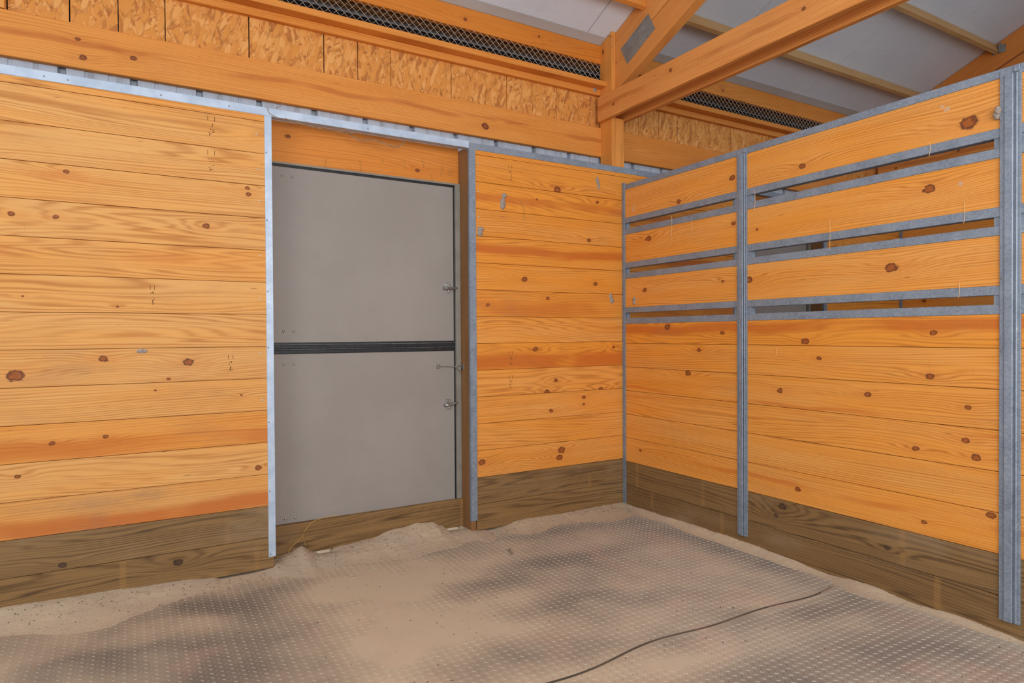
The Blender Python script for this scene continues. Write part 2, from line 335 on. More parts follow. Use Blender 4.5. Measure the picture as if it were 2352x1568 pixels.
# ------------------------------------------------------------------ outer wall: ribbed white siding
def siding(x0, x1, z0, z1, y):
    m_ = MB(); pr = []; x = x0
    per = .3048; ph = -3.368 % per
    k = math.floor((x0 - ph) / per)
    pts = [(x0, 0)]
    while True:
        c = ph + k * per
        for a, d in ((-.018, 0), (-.012, .034), (.012, .034), (.018, 0), (.092, 0), (.096, .004), (.108, .004), (.112, 0), (.192, 0), (.196, .004), (.208, .004), (.212, 0)):
            xx = c + a
            if x0 < xx < x1: pts.append((xx, d))
        k += 1
        if c > x1: break
    pts.append((x1, 0))
    n = len(pts); vs_ = [(p, y + d, z0) for p, d in pts] + [(p, y + d, z1) for p, d in pts] + [(p, y + d + .002, z0) for p, d in pts] + [(p, y + d + .002, z1) for p, d in pts]
    fs = [(i, i + 1, n + i + 1, n + i) for i in range(n - 1)] + [(2 * n + i + 1, 2 * n + i, 3 * n + i, 3 * n + i + 1) for i in range(n - 1)]
    return m_.raw(vs_, fs)
P = 3.644
sb = MB()
for a, b, z0, z1 in ((-3.9, -2.44, -.155, 2.62), (-2.44, -1.21, 2.10, 2.62), (-1.21, -2.44 + P, -.155, 2.62), (-2.44 + P, -1.21 + P, 2.10, 2.62), (-1.21 + P, 7.4, -.155, 2.62)):
    q = siding(a, b, z0, z1, .2145); sb.raw(q.v, q.f)
wall_outer = sb.build('wall_outer', SIDING); tag(wall_outer, 'white ribbed metal siding showing in the strip above the stall wall', 'wall', kind='structure')

# ------------------------------------------------------------------ stall wall with tongue-and-groove boards
wall_back = empty('wall_back', (0, 0, -.166), 'stall wall of horizontal pine boards over two brown treated boards', 'wall', kind='structure')
def fill_wall(x0, x1, tones, streaks, grimes, parent=wall_back, drop=0.0):
    for r in range(-1, 14):
        z0 = -.166 if r == -1 else r * B
        H = .166 if r == -1 else (B if r < 13 else .045)
        z0 += 0
        kn = [(k[0] - x0, k[1] - z0, k[2]) for k in KB if x0 < k[0] < x1 and z0 <= k[1] < z0 + H]
        if r < 1:
            board('plank', parent, (x0, 0, z0), x1 - x0, H, .038, TREAT, tone=rnd.uniform(-.1, .35), cath=.75, knots=kn, grime=.15 if r else .3, label='brown treated bottom plank' if r == 0 else 'brown treated plank resting in the sand')
        else:
            board('plank', parent, (x0, rnd.uniform(-.0004, .0004), z0), x1 - x0, H, .038, PINE, tone=tones.get(r, rnd.uniform(.3, .6)) + (-.04 if x0 < -3 else .42), cath=rnd.choice((.15, .35, .7, .85)),
                  knots=kn, streak=streaks.get(r), grime=grimes.get(r, .03))
fill_wall(-3.9, -2.440, {3: .55, 1: .25, 2: .0, 4: .05, 5: .0, 6: -.05, 7: .0, 8: .3, 9: .0, 10: .05, 11: .0, 12: .05, 13: .35},
          {3: (.045, .05, .55), 1: (.03, .05, .75), 8: (.11, .03, .3), 10: (.11, .02, .35)}, {1: .30, 3: .12, 5: .16, 4: .08, 6: .06, 2: .06})
fill_wall(-1.208, -2.44 + P, {1: .1, 2: .1, 3: .05, 4: .05, 5: .6, 6: .1, 7: .75, 8: .3, 9: .45, 10: .3, 11: .5, 12: .45, 13: .5},
          {5: (.045, .06, .8), 9: (.09, .035, .8), 11: (.08, .03, .6), 7: (.06, .06, .45)}, {7: .12})
fill_wall(-1.208 + P, P + .0, {}, {}, {})
# cap channel above the boards and door, daylight painted into its steel, upright channels beside the door
def channel(name, m_, lab=None, mat_=GALV_LIT, parent=wall_back):
    o = m_.build(name, mat_, parent); o.location = Vector((0, 0, 0)) - wpos(parent)
    if lab: o['label'] = lab
    return o
channel('cap_channel', MB().box(-3.9, -1.247, -.003, .044, 2.256, 2.300, .0015), 'galvanised channel, daylight painted in, capping the boards and spanning the door')
channel('cap_channel', MB().box(-1.247, P, -.003, .044, 2.250, 2.292, .0015), 'galvanised channel capping the boards right of the door', GALV)
channel('jamb_channel', MB().box(-2.467, -2.430, -.004, .044, -.105, 2.256, .0015), 'galvanised channel, daylight painted in, on the left of the door')
for dx in (0, P):
    channel('jamb_channel', MB().box(-1.249 + dx, -1.203 + dx, -.004, -.0005, -.100, 2.262, .001).box(-1.2495 + dx, -1.2462 + dx, -.004, .016, -.100, 2.29, .001), 'galvanised channel on the right of the door', GALV)
channel('jamb_channel', MB().box(-2.467 + P, -2.430 + P, -.004, .044, -.105, 2.256, .0015), 'galvanised channel left of the neighbouring door', GALV)
sc = MB().dome((0, 0, 0), .0042, .003, '-Y', 8, 2); screw_me = mesh('screw', sc.v, sc.f, GUSS, True); nail_me = mesh('nail', sc.v, sc.f, NAILM, True)
def stud(me, name, p, parent, rot=None, s=1):
    o = bpy.data.objects.new(name, me); link(o, parent, p); o.scale = (s, s, s)
    if rot: o.rotation_euler = rot
    return o
for z in (2.06, 1.7, 1.32, 1.02, .62, .25, -.09): stud(screw_me, 'screw', (-2.459, -.004, z), wall_back)
for z in (1.98, 1.62, .99, .42): stud(screw_me, 'screw', (-1.214, -.004, z), wall_back)
for x in (-3.42, -3.33, -2.95, -2.64, -1.9, -1.15, -.35): stud(screw_me, 'screw', (x, -.003, 2.275), wall_back)
for p in ((-2.507, 2.15), (-2.498, 1.97), (-2.495, 1.80), (-2.494, 1.51), (-2.497, 1.28), (-2.493, .74), (-2.5, .99), (-1.18, 2.17), (-1.18, 1.99), (-1.18, 1.83)): stud(nail_me, 'nail_head', (p[0], 0, p[1]), wall_back, s=1.2)
# faded grade stamps on four boards: short bars and specks
def stamp(x, z, w, h):
    m_ = MB(); r = random.Random(int(x * 1000 + z * 77))
    m_.box(x - w / 2, x - w / 2 + .0025, -.0006, .0002, z + h * .3, z + h * .5); m_.box(x + w / 2 - .002, x + w / 2, -.0006, .0002, z + h * .28, z + h * .5)
    for i in range(12):
        cx = x + r.uniform(-.32, .4) * w; cz = z + r.uniform(-.35, .2) * h; a, b = r.choice(((.003, .0012), (.0012, .004), (.0022, .0022)))
        m_.box(cx - a, cx + a, -.0006, .0002, cz - b, cz + b)
    o = m_.build('grade_stamp', INK, wall_back); o.location = -wpos(wall_back); return o
for a in ((-2.725, 2.15, .034, .12), (-2.727, 1.975, .034, .12), (-.945, 2.13, .026, .12), (-.951, .92, .026, .11), (-.952, .765, .026, .10), (-2.645, .935, .024, .10), (-2.998, 1.28, .02, .11)): stamp(*a)

# ------------------------------------------------------------------ doorway carpentry and dutch doors
def doorway(dx, n):
    t = empty('door_%d' % n, (-1.84 + dx, .13, -.166), 'taupe two-leaf dutch door in the stall wall' if n == 1 else 'taupe dutch door of the neighbouring stall seen through the partition gaps', 'door', kind='structure')
    board('header_plank', t, (-2.43 + dx, .156, 2.056), 1.184, .235, .038, LUMB, tone=.55, cath=.5, groove=False, knots=[(.115, .155, .012), (.9, .06, .012)], streak=(.19, .03, .3))
    j = board('jamb_post', t, (0, 0, 0), 2.47, .2135, .0345, JAMBW, cath=.1, groove=False)
    # orient: local x up, local y (depth) +X, local z -> -Y
    j.matrix_local = Matrix.Translation(Vector((-1.2455 + dx, .2140, -.20)) - wpos(t)) @ Matrix(((0, 1, 0, 0), (0, 0, -1, 0), (1, 0, 0, 0), (0, 0, 0, 1)))
    j2 = board('jamb_post', t, (0, 0, 0), 2.47, .18, .036, JAMBW, cath=.1, groove=False)
    j2.matrix_local = Matrix.Translation(Vector((-2.467 + dx, .225, -.20)) - wpos(t)) @ Matrix(((0, 1, 0, 0), (0, 0, -1, 0), (1, 0, 0, 0), (0, 0, 0, 1)))
    board('sill_plank', t, (-2.43 + dx, .118, -.158), 1.184, .177, .038, TREAT, tone=.15, cath=.55, groove=False, grime=.12)
    D = lambda b_: Vector((dx, 0, 0)) - wpos(t)
    fr = MB().box(-1.2800 , -1.2462, .131, .172, .02, 2.0565, .0012).box(-2.44, -1.2800, .134, .172, 2.0455, 2.0565, .001)
    o = fr.build('door_frame', FRAMEM, t); o.location = D(0)
    gk = MB().box(-1.2880, -1.2802, .150, .175, .02, 2.045).box(-2.44, -1.2802, .146, .175, 2.0345, 2.0452)
    o = gk.build('weather_seal', BLACK, t); o.location = D(0)
    ag = MB().box(-2.44, -1.288, .150, .18, .979, 1.043).box(-2.44, -1.2885, .143, .16, .981, 1.001, .002).box(-2.44, -1.2885, .145, .16, 1.008, 1.028, .002)
    o = ag.build('meeting_seal', BLACK, t); o.location = D(0); o['label'] = 'black rubber seal between the two leaves'
    hi = MB().box(-2.44, -1.289, .1425, .1445, 1.0035, 1.0055).box(-2.44, -1.289, .1435, .1455, 1.0292, 1.032)
    o = hi.build('seal_edge', SEALGREY, t); o.location = D(0)
    for nm, z0, z1 in (('upper', 1.043, 2.034), ('lower', .005, .979)):
        lf = MB().box(-2.44, -1.2885, .150, .190, z0, z1, .0015).build('door_leaf', DOORM, t); lf.location = D(0)
        lf['label'] = nm + ' leaf of the dutch door'
        bz = (1.981, 1.108) if nm == 'upper' else (.920, .046)
        for z in bz:
            for x in (-2.3495, -2.2935):
                bo = bpy.data.objects.new('bolt', bolt_me); COL.objects.link(bo); bo.parent = lf; bo.location = (x, .150, z)
        def lat(zc, tilt):
            m_ = MB().box(-1.352, -1.316, .1455, .150, zc - .03, zc + .036, .0015)
            m_.box(-1.350, -1.338, .143, .1475, zc + .012, zc + .034, .001)
            m_.tube([(-1.364, .139, zc), (-1.358, .139, zc), (-1.349, .138, zc)], [.0095, .0105, .0125], 10)
            m_.tube([(-1.350, .138, zc), (-1.342, .130, zc - .004), (-1.334, .130, zc - .001), (-1.31, .132, zc + tilt * .4), (-1.272, .134, zc + tilt)], [.0125, .0125, .0095, .0085, .0085], 10)
            m_.dome((-1.327, .1455, zc - .018), .009, .005, '-Y', 10, 2).dome((-1.346, .1430, zc + .026), .0035, .003, '-Y', 8, 2).dome((-1.325, .1455, zc + .026), .0035, .003, '-Y', 8, 2)
            o = m_.build('latch', STNL, t, smooth=False); o.parent = lf; o.location = (0, 0, 0); o['label'] = 'small steel twist latch'
        if n == 1 or True: lat(1.381 if nm == 'upper' else .632, .002 if nm == 'upper' else .012)
        if nm == 'lower':
            m_ = MB().box(-1.420, -1.398, .146, .150, .869, .896, .001)
            m_.tube([(-1.403 + .010 * math.cos(a), .142, .880 + .011 * math.sin(a)) for a in [i * math.pi / 5 for i in range(11)]], .0028, 6)
            m_.tube([(-1.398, .142, .881), (-1.33, .139, .877), (-1.292, .136, .874)], .0022, 6)
            m_.tube([(-1.292, .136, .874), (-1.282, .134, .876), (-1.275, .132, .883), (-1.262, .126, .886), (-1.254, .118, .878)], .0055, 6)
            m_.tube([(-1.281, .133, .872), (-1.274, .131, .862), (-1.264, .127, .860), (-1.257, .120, .868), (-1.2535, .116, .878)], .0055, 6)
            m_.tube([(-1.262, .122, .870), (-1.260, .120, .850), (-1.259, .119, .842)], [.005, .005, .003], 6)
            m_.box(-1.2495, -1.246, .092, .116, .858, .892, .001)
            o = m_.build('hook_and_eye', STNL, t); o.parent = lf; o.location = (0, 0, 0); o['label'] = 'hooked wire fastener with an eye plate'
    return t
JAMBW = wood('jamb_post_wood', lin(150, 108, 66), lin(124, 84, 48), lin(96, 56, 26), lin(110, 66, 36), lin(50, 30, 18), .55, (140, 116, 96), .2)
bb = MB().dome((0, 0, 0), .0075, .005, '-Y', 10, 3); bolt_me = mesh('bolt', bb.v, bb.f, STNL, True)
door1 = doorway(0, 1); door2 = doorway(P, 2)

# ------------------------------------------------------------------ wall framing above the stall wall
KH = [(-3.28, 2.456, 0.015), (-3.3, 2.541, 0.009), (-3.063, 2.498, 0.012), (-1.033, 2.475, 0.022), (-1.049, 2.516, 0.012), (-2.109, 2.51, 0.012)]
def thing_board(name, label, cat, loc, L, H, T, m_, group=None, **kw):
    o = board(name, None, loc, L, H, T, m_, groove=False, **kw); return tag(o, label, cat, group)
for bx0, bx1, nm in ((-3.9, -.0545, 'left'), (.0605, P - .0545, 'right')):
    left = nm == 'left'; where = 'left of the wooden post' if left else 'right of the wooden post'
    thing_board('girt_board', 'wide pine board just above the white siding strip, ' + where, 'beam', (bx0, .175, 2.402), bx1 - bx0, .216, .038, LUMB, tone=.25 if left else .6,
                cath=.35, knots=[(k[0] - bx0, k[1] - 2.402, k[2]) for k in KH if (k[0] < 0) == left][:4], streak=(.12, .018, .5) if left else None)
    # nailer and plate under the vent
    thing_board('nailer_board', 'narrow pine nailing board below the shelf plate, ' + where, 'beam', (bx0, .178, 2.858), bx1 - bx0, .0455, .035, LUMB, tone=.35, cath=.2)
    thing_board('vent_plate', 'flat pine plate forming a ledge under the wire mesh, ' + where, 'beam', (bx0, .108, 2.904), bx1 - bx0, .038, .14, LUMB, tone=.3, cath=.1)
    thing_board('eave_beam', 'pine eave beam between the wire mesh and the ceiling, ' + where, 'beam', (bx0, .175, 3.092), bx1 - bx0, .137, .038, LUMB, tone=.75 if left else .4, cath=.5,
                knots=[(2.72, .06, .012), (3.3, .08, .008), (2.3, .1, .01)] if left else [(1.2, .05, .01)])
    # wire mesh
    m_ = MB(); h = .0235; pw = .024
    nseg = int((bx1 - bx0) / pw)
    for row in range(6):
        zc = 2.958 + row * h; pts = []
        for i in range(nseg + 1):
            pts.append((bx0 + i * pw, .1695 + .0015 * ((i + row) % 2), zc + (h * .52 if (i + row) % 2 else -h * .52)))
        base = len(m_.v); r = .0017
        for p in pts:
            m_.v += [(p[0], p[1] - r, p[2]), (p[0], p[1] + r * .8, p[2] - r), (p[0], p[1] + r * .8, p[2] + r)]
        for i in range(nseg):
            for j in range(3):
                a, b = base + i * 3 + j, base + i * 3 + (j + 1) % 3; m_.f.append((a, b, b + 3, a + 3))
    o = m_.build('vent_mesh', WIRE); tag(o, 'strip of diamond wire mesh over the eave vent, ' + where, 'wire mesh')
# outer soffit behind the mesh
so = MB().box(-3.9, 7.4, .30, .338, 3.108, 3.25).build('trim_1', JAMBW); tag(so, 'rough brown board behind the wire mesh', 'board', kind='structure')
so = MB().box(-3.9, 7.4, .42, .45, 2.78, 3.125).box(-3.93, -3.9, .2535, .45, 2.74, 3.11).box(7.4, 7.43, .2535, .45, 2.74, 3.11).box(-3.9, 7.4, .2535, .45, 2.74, 2.78).build('trim_2', DARKM); tag(so, 'soffit behind the wire mesh, shade painted near-black', 'soffit', kind='structure')  # closed near-black box, the eave's inner shade put into its colour
# sheathing panels of strand board
wall_upper = empty('wall_upper', (0, .213, 2.6), 'band of orange strand board sheathing above the wide girt board', 'wall', kind='structure')
cuts = [-3.90, -3.578, -3.333, -3.128, -2.919, -2.506, -2.092, -1.888, -1.681, -1.266, -.843, -.637, -.429, .35, .563, .768, .972, 1.399, 1.809, 2.02, 2.22, 2.63, 3.04, 3.25, 3.46, 3.85]
for a, b in zip(cuts, cuts[1:]):
    g_ = .003 if rnd.random() < .6 else .0015
    o = MB().box(a + g_, b - g_, .2132, .2142 if False else .2250, 2.585, 2.905).build('sheathing_panel', OSB, wall_upper); 
    for v in o.data.vertices: v.co.x -= a
    o.location = Vector((a, 0, 0)) - wpos(wall_upper); o['seed'] = rnd.uniform(0, 20)
o = MB().box(-3.9, P + .2, .2255, .2300, 2.62, 2.90).build('backing_sheet', DARKM, wall_upper); o.location = -wpos(wall_upper)
st = board('stud', None, (0, 0, 0), .40, .05, .034, LUMB, groove=False); st.matrix_world = Matrix.Translation((-3.583, .178, 2.623)) @ Matrix(((0, 0, -1, 0), (0, 1, 0, 0), (1, 0, 0, 0), (0, 0, 0, 1)))
tag(st, 'short upright stud at the far left above the girt board', 'stud')

# ------------------------------------------------------------------ post and trusses
SL = .42; Z0 = 3.307
def roofz(y): return Z0 - SL * y
def upright(name, parent, x0, x1, y0, y1, z0, top, m_, **kw):
    L = max(top(y0), top(y1)) - z0
    o = board(name, parent, (0, 0, 0), L, y1 - y0, x1 - x0, m_, groove=False, **kw)
    # local x up, local y -> +X, local z -> -Y from y1
    o.matrix_local = Matrix.Translation(Vector((x0, y1, z0)) - (wpos(parent) if parent else Vector())) @ Matrix(((0, 1, 0, 0), (0, 0, -1, 0), (1, 0, 0, 0), (0, 0, 0, 1)))
    for v in o.data.vertices:
        if v.co.x > L * .5: v.co.x = top(y1 - v.co.z) - z0
    return o
def post(dx, label):
    t = empty('wooden_post', (dx, .115, -.20), label, 'post')
    upright('post_ply', t, -.054 + dx, -.0165 + dx, .045, .185, -.2, lambda y: roofz(y) - .004, LUMB, cath=.15, tone=.15, knots=[(3.37, .04, .013), (3.16, .02, .012)])
    upright('post_ply', t, -.016 + dx, .0215 + dx, .045, .185, -.2, lambda y: 2.66, LUMB, cath=.15, tone=.2)
    upright('post_ply', t, .022 + dx, .0600 + dx, .045, .185, -.2, lambda y: 2.66, LUMB, cath=.1, tone=.0)
    return t
post(0, 'laminated wooden post rising behind the partition corner'); post(P, 'laminated wooden post in the neighbouring stall, mostly hidden by the partition')
def sloped(name, parent, x0, x1, ya, yb, ztop, depth, m_, slope=SL, **kw):
    # member running from y=ya back toward y=yb (smaller), top edge through ztop at y=0
    s = slope; L = math.hypot(ya - yb, (ya - yb) * s)
    c = 1 / math.hypot(1, s)
    o = board(name, parent, (0, 0, 0), L, depth, x1 - x0, m_, groove=False, **kw)
    ex = Vector((0, -c, s * c)); ez = Vector((0, s * c, c)); ey = Vector((1, 0, 0))
    org = Vector((x0, ya, ztop - s * ya)) - ez * depth
    M_ = Matrix(((ex.x, ey.x, ez.x, org.x), (ex.y, ey.y, ez.y, org.y), (ex.z, ey.z, ez.z, org.z), (0, 0, 0, 1)))
    if parent: M_ = Matrix.Translation(-wpos(parent)) @ M_
    o.matrix_local = M_
    return o
def truss(dx, label):
    t = empty('roof_truss', (dx, 0, 2.65), label, 'truss')
    for x0 in (-.092, .0605):
        board('bottom_chord', t, (x0 + dx, .165, 2.650), 5.2, .184, .0375, TRUSSW, rot=RZ, tone=.25, cath=.3, streak=(.10, .02, .5), groove=False, knots=[(.18, .08, .01), (.75, .12, .012), (1.7, .1, .01)])
    sloped('top_chord', t, -.0155 + dx, .0600 + dx, .12, -4.6, Z0 - .004, .205, TRUSSW, tone=.15 + (.9 if dx else 0), cath=.4)  # far truss gets a deeper tone, its dimmer light painted in
    sloped('lower_chord', t, -.0155 + dx, .0600 + dx, .12, -4.3, Z0 - .004 - .224, .185, TRUSSW, slope=.405, tone=.3 + (.9 if dx else 0), cath=.4)
    # toothed gusset plate
    x = -.0180 + dx
    q = [(-.011, 3.139), (-.299, 3.273), (-.366, 3.144), (-.081, 3.007)]
    vs_ = [(x, y, z) for y, z in q] + [(x + .002, y, z) for y, z in q]
    gp = MB().raw(vs_, [(0, 1, 2, 3), (7, 6, 5, 4), (0, 4, 5, 1), (1, 5, 6, 2), (2, 6, 7, 3), (3, 7, 4, 0)]).build('gusset_plate', GUSS, t); gp.location = -wpos(t); gp['label'] = 'toothed steel connector plate'
    m_ = MB(); A, Bv, Dv = Vector((x, *q[0])), Vector((x, *q[1])), Vector((x, *q[3]))
    for i in range(11):
        for j in range(5):
            p = A + (Bv - A) * ((i + .5 + .22 * (j % 2)) / 11.4) + (Dv - A) * ((j + .5) / 5)
            m_.box(p.x - .0025, p.x, p.y - .004, p.y + .004, p.z - .003, p.z + .003)
    te = m_.build('plate_tooth', GUSS, gp); te.location = (0, 0, 0); te['kind'] = 'stuff'
    return t
truss(0, 'orange wooden roof truss overhead with a toothed connector plate'); truss(P, 'truss with shade painted into its tone, at the far right beyond the partition')
# purlins
for i in range(6):
    yb = -.250 - .60 * i
    for x0, x1, side in ((-3.9, -.017, 'left'), (.062, P - .018, 'right')):
        s = SL; c = 1 / math.hypot(1, s)
        words = ['first', 'second', 'third', 'fourth', 'fifth', 'sixth'][i]
        o = board('purlin', None, (0, 0, 0), x1 - x0, .089, .038, OLDW if side == 'right' else LUMB, groove=False, tone=.2, cath=.2)
        ex = Vector((1, 0, 0)); ey = Vector((0, c, -s * c)); ez = Vector((0, s * c, c))
        yt = yb - .038 * c
        org = Vector((x0, yt, roofz(yt) - .089 / c - .002))
        o.matrix_world = Matrix(((ex.x, ey.x, ez.x, org.x), (ex.y, ey.y, ez.y, org.y), (ex.z, ey.z, ez.z, org.z), (0, 0, 0, 1)))
        tag(o, '%s roof purlin up from the eave in the bay %s of the truss' % (words, side), 'purlin', 'roof purlins')
        if i < 4 and side == 'right':
            p = Vector((x1 - .001, yt, org.z))
            hb = MB().box(x1 - .032, x1 - .001, yt - .012, yt - .004, org.z - .01, org.z + .075).box(x1 - .0045, x1, yt - .045, yt + .06, org.z - .012, org.z + .06)
            k = hb.build('joist_hanger', GUSS); k.parent = o; k.matrix_parent_inverse = o.matrix_world.inverted(); k['label'] = 'small steel hanger at the purlin end'
# ------------------------------------------------------------------ ceiling
ceiling = empty('ceiling', (0, 0, Z0), 'pale grey insulated roof lining sloping up from the eave', 'ceiling', kind='structure')
def slab(name, x0, x1, ya, yb, off, th, m_, label=None):
    vs_ = [(x, y, roofz(y) - off + t) for x in (x0, x1) for y in (ya, yb) for t in (0, th)]
    o = MB().raw(vs_, [(0, 1, 3, 2), (4, 6, 7, 5), (0, 4, 5, 1), (2, 3, 7, 6), (0, 2, 6, 4), (1, 5, 7, 3)]).build(name, m_, ceiling); o.location = -wpos(ceiling)
    if label: o['label'] = label
    return o
xs = [-3.9, -2.70, -1.47, -.225, .99, 2.235, 3.47, 4.70, 5.95, 7.4]
for a, b in zip(xs, xs[1:]): slab('ceiling_panel', a + .003, b - .003, .80, -5.4, 0, .006, CEIL)
for a, b in ((-3.9, -.056), (.061, P - .06)): slab('lining_edge', a, b, .176, .105, .004, .003, CEILD, 'greyer folded edge of the lining along the eave beam')
slab('roof_deck', -3.95, 7.45, .95, -5.4, -.010, .02, DARKM)

# ------------------------------------------------------------------ stall partition
def partition(dx, label, detail=True):
    t = empty('stall_partition', (dx, -1.2, -.18), label, 'partition')
    def sub(m_, name, mat_=GALV, lab=None):
        o = m_.build(name, mat_, t); o.location = Vector((dx, 0, 0)) - wpos(t)
        if lab: o['label'] = lab
        return o
    Yend = -3.35
    rails = [(2.1235, 2.161), (1.881, 1.920), (1.799, 1.8395), (1.556, 1.596), (1.479, 1.518), (1.233, 1.272), (1.1535, 1.194)]
    for i, (a, b) in enumerate(rails):
        m_ = MB().box(-.003, .041, Yend, -.004, a, b, .0015)
        sub(m_, 'rail', lab='galvanised top rail' if i == 0 else None)
    # slot spacers
    for y in (-.028, -1.118, -1.025, -2.362, -2.458):
        for a, b in ((1.8395, 1.881), (1.518, 1.556), (1.194, 1.233)):
            sub(MB().box(.004, .034, y - .014, y + .014, a, b), 'slot_spacer')
    zp = -.013
    rows = [(-.184, -.013, 0), (-.013, .158, 0)] + [(.158 + B * i, .158 + B * (i + 1), 1) for i in range(5)] + [(1.013, 1.155, 1), (1.271, 1.480, 2), (1.595, 1.800, 2), (1.919, 2.1245, 2)]
    tn = [.3, .1, .15, .1, .15, .2, .2, .55, .05, .15, .1]
    stk = {7: (.10, .035, .75), 4: (.14, .012, .5), 5: (.02, .012, .45), 2: (.10, .016, .5)}
    for i, (a, b, kd) in enumerate(rows):
        for ya, yb in ((-.004, Yend),):
            kn = [(ya - k[0], k[1] - a, k[2]) for k in KP if yb < k[0] < ya and a <= k[1] < b]
            if len(kn) > 4: kn = sorted(kn, key=lambda k: -k[2])[:4]
            board('plank', t, (dx, ya, a), ya - yb, b - a, .038, PINE if kd else TREAT, rot=RZ, tone=tn[i] + (.4 if kd else 0), cath=.1 if kd == 2 else (.35, .6, .2)[i % 3], knots=kn,
                  streak=stk.get(i), grime=.25 if kd == 0 else .02, label=None if kd else 'brown treated bottom plank')
    # uprights
    sub(MB().box(-.006, -.0005, -.034, -.002, -.155, 2.176, .001), 'corner_channel', lab='narrow galvanised channel in the corner')
    for ya, yb, z0, z1 in ((-1.035, -1.106, -.110, 2.150), (-2.3725, -2.447, -.110, 2.150)):
        m_ = MB().box(-.0075, .046, yb, ya, z0, z1, .001)
        w = ya - yb
        m_.box(-.0150, -.0070, ya - w * .66, ya - w * .23, z0, z1 - .022, .003)
        m_.box(-.0135, -.0070, ya - w * .86, ya - w * .74, z0, z1 - .022, .003)
        m_.box(-.0125, -.0070, ya - w * .95, ya - w * .66, z1 - .02, z1 + .006, .002)
        sub(m_, 'upright', lab='galvanised upright with folded ridges')
    if detail:
        for y, zs in ((-1.095, (1.66, 1.1, .76, .40, -.1, -.03)), (-1.048, (1.4, .9)), (-2.380, (1.65, 1.30, 1.0, .1)), (-2.437, (1.7, 1.05, .3, .08, -.1))):
            for z in zs: stud(screw_me, 'screw', (dx - .0150 if y in (-1.095, -2.437) and False else dx - .0075, y, z), t, rot=(0, 0, -math.pi / 2))
        for z in (1.578, 1.5, 1.82, 1.25, 1.90, 1.17):
            for y in (-.42, -.86, -1.45, -1.95): stud(screw_me, 'screw', (dx - .003, y + z * .1 - .15, z), t, rot=(0, 0, -math.pi / 2), s=.8)
    return t
partition(0, 'slatted pine stall partition in a galvanised frame, right of the room corner')
partition(P, 'second slatted partition, dark behind the gaps of the first', False)

# ------------------------------------------------------------------ rubber mats, tread lugs, sand
MZ = -.175
dark = [(-3.45, -.2, .32, .10), (-3.15, -.15, .25, .09), (-2.9, -.30, .28, .13), (-2.62, -.42, .22, .14), (-2.6, -.75, .25, .2), (-2.85, -.85, .3, .3), (-2.75, -1.15, .35, .25), (-2.1, -.05, .16, .06), (-1.95, -.12, .18, .06), (-1.66, -.2, .2, .07),
        (-.73, -.25, .3, .10), (-.9, -.72, .42, .22), (-1.6, -.80, .30, .12), (-.2, -.5, .18, .25), (-.12, -.95, .12, .25), (-.12, -1.42, .12, .20), (-.42, -1.85, .30, .10), (-.16, -1.95, .14, .2), (-1.9, -1.5, .25, .18), (-1.1, -2.1, .35, .2), (-.5, -2.2, .3, .2), (-.35, -2.5, .3, .3), (-1.3, -1.2, .35, .15), (-1.0, -1.35, .25, .12), (-3.3, -.6, .25, .15)]
def dust(x, y):
    d = .77 + .50 * mn.noise(Vector((x * 1.7 + y * 1.2, y * 3.2 - x * .6, 3.1))) + .26 * mn.noise(Vector((x * 5.5, y * 6.5 + x * 2, 8.2))) + .08 * mn.noise(Vector((x * 14, y * 16, 1)))
    for cx, cy, sx, sy in dark:
        e = ((x - cx) / sx) ** 2 + ((y - cy) / sy) ** 2
        if e < 6: d -= .55 * math.exp(-e)
    db = -y if not (-2.44 < x < -1.25) else .12 - y
    d += .55 * math.exp(-(max(db, 0) / .13) ** 2) + .5 * math.exp(-(max(-x, 0) / .05) ** 2)
    cen = ((x + 2.05) / .42) ** 2 + ((y + .72) / .62) ** 2
    if cen < 6: d += .45 * math.exp(-cen)
    return max(0., min(1., d))
def seam(x): return -1.70 + .018 * math.sin(x * 4.1) + .012 * math.sin(x * 9.3 + 1)
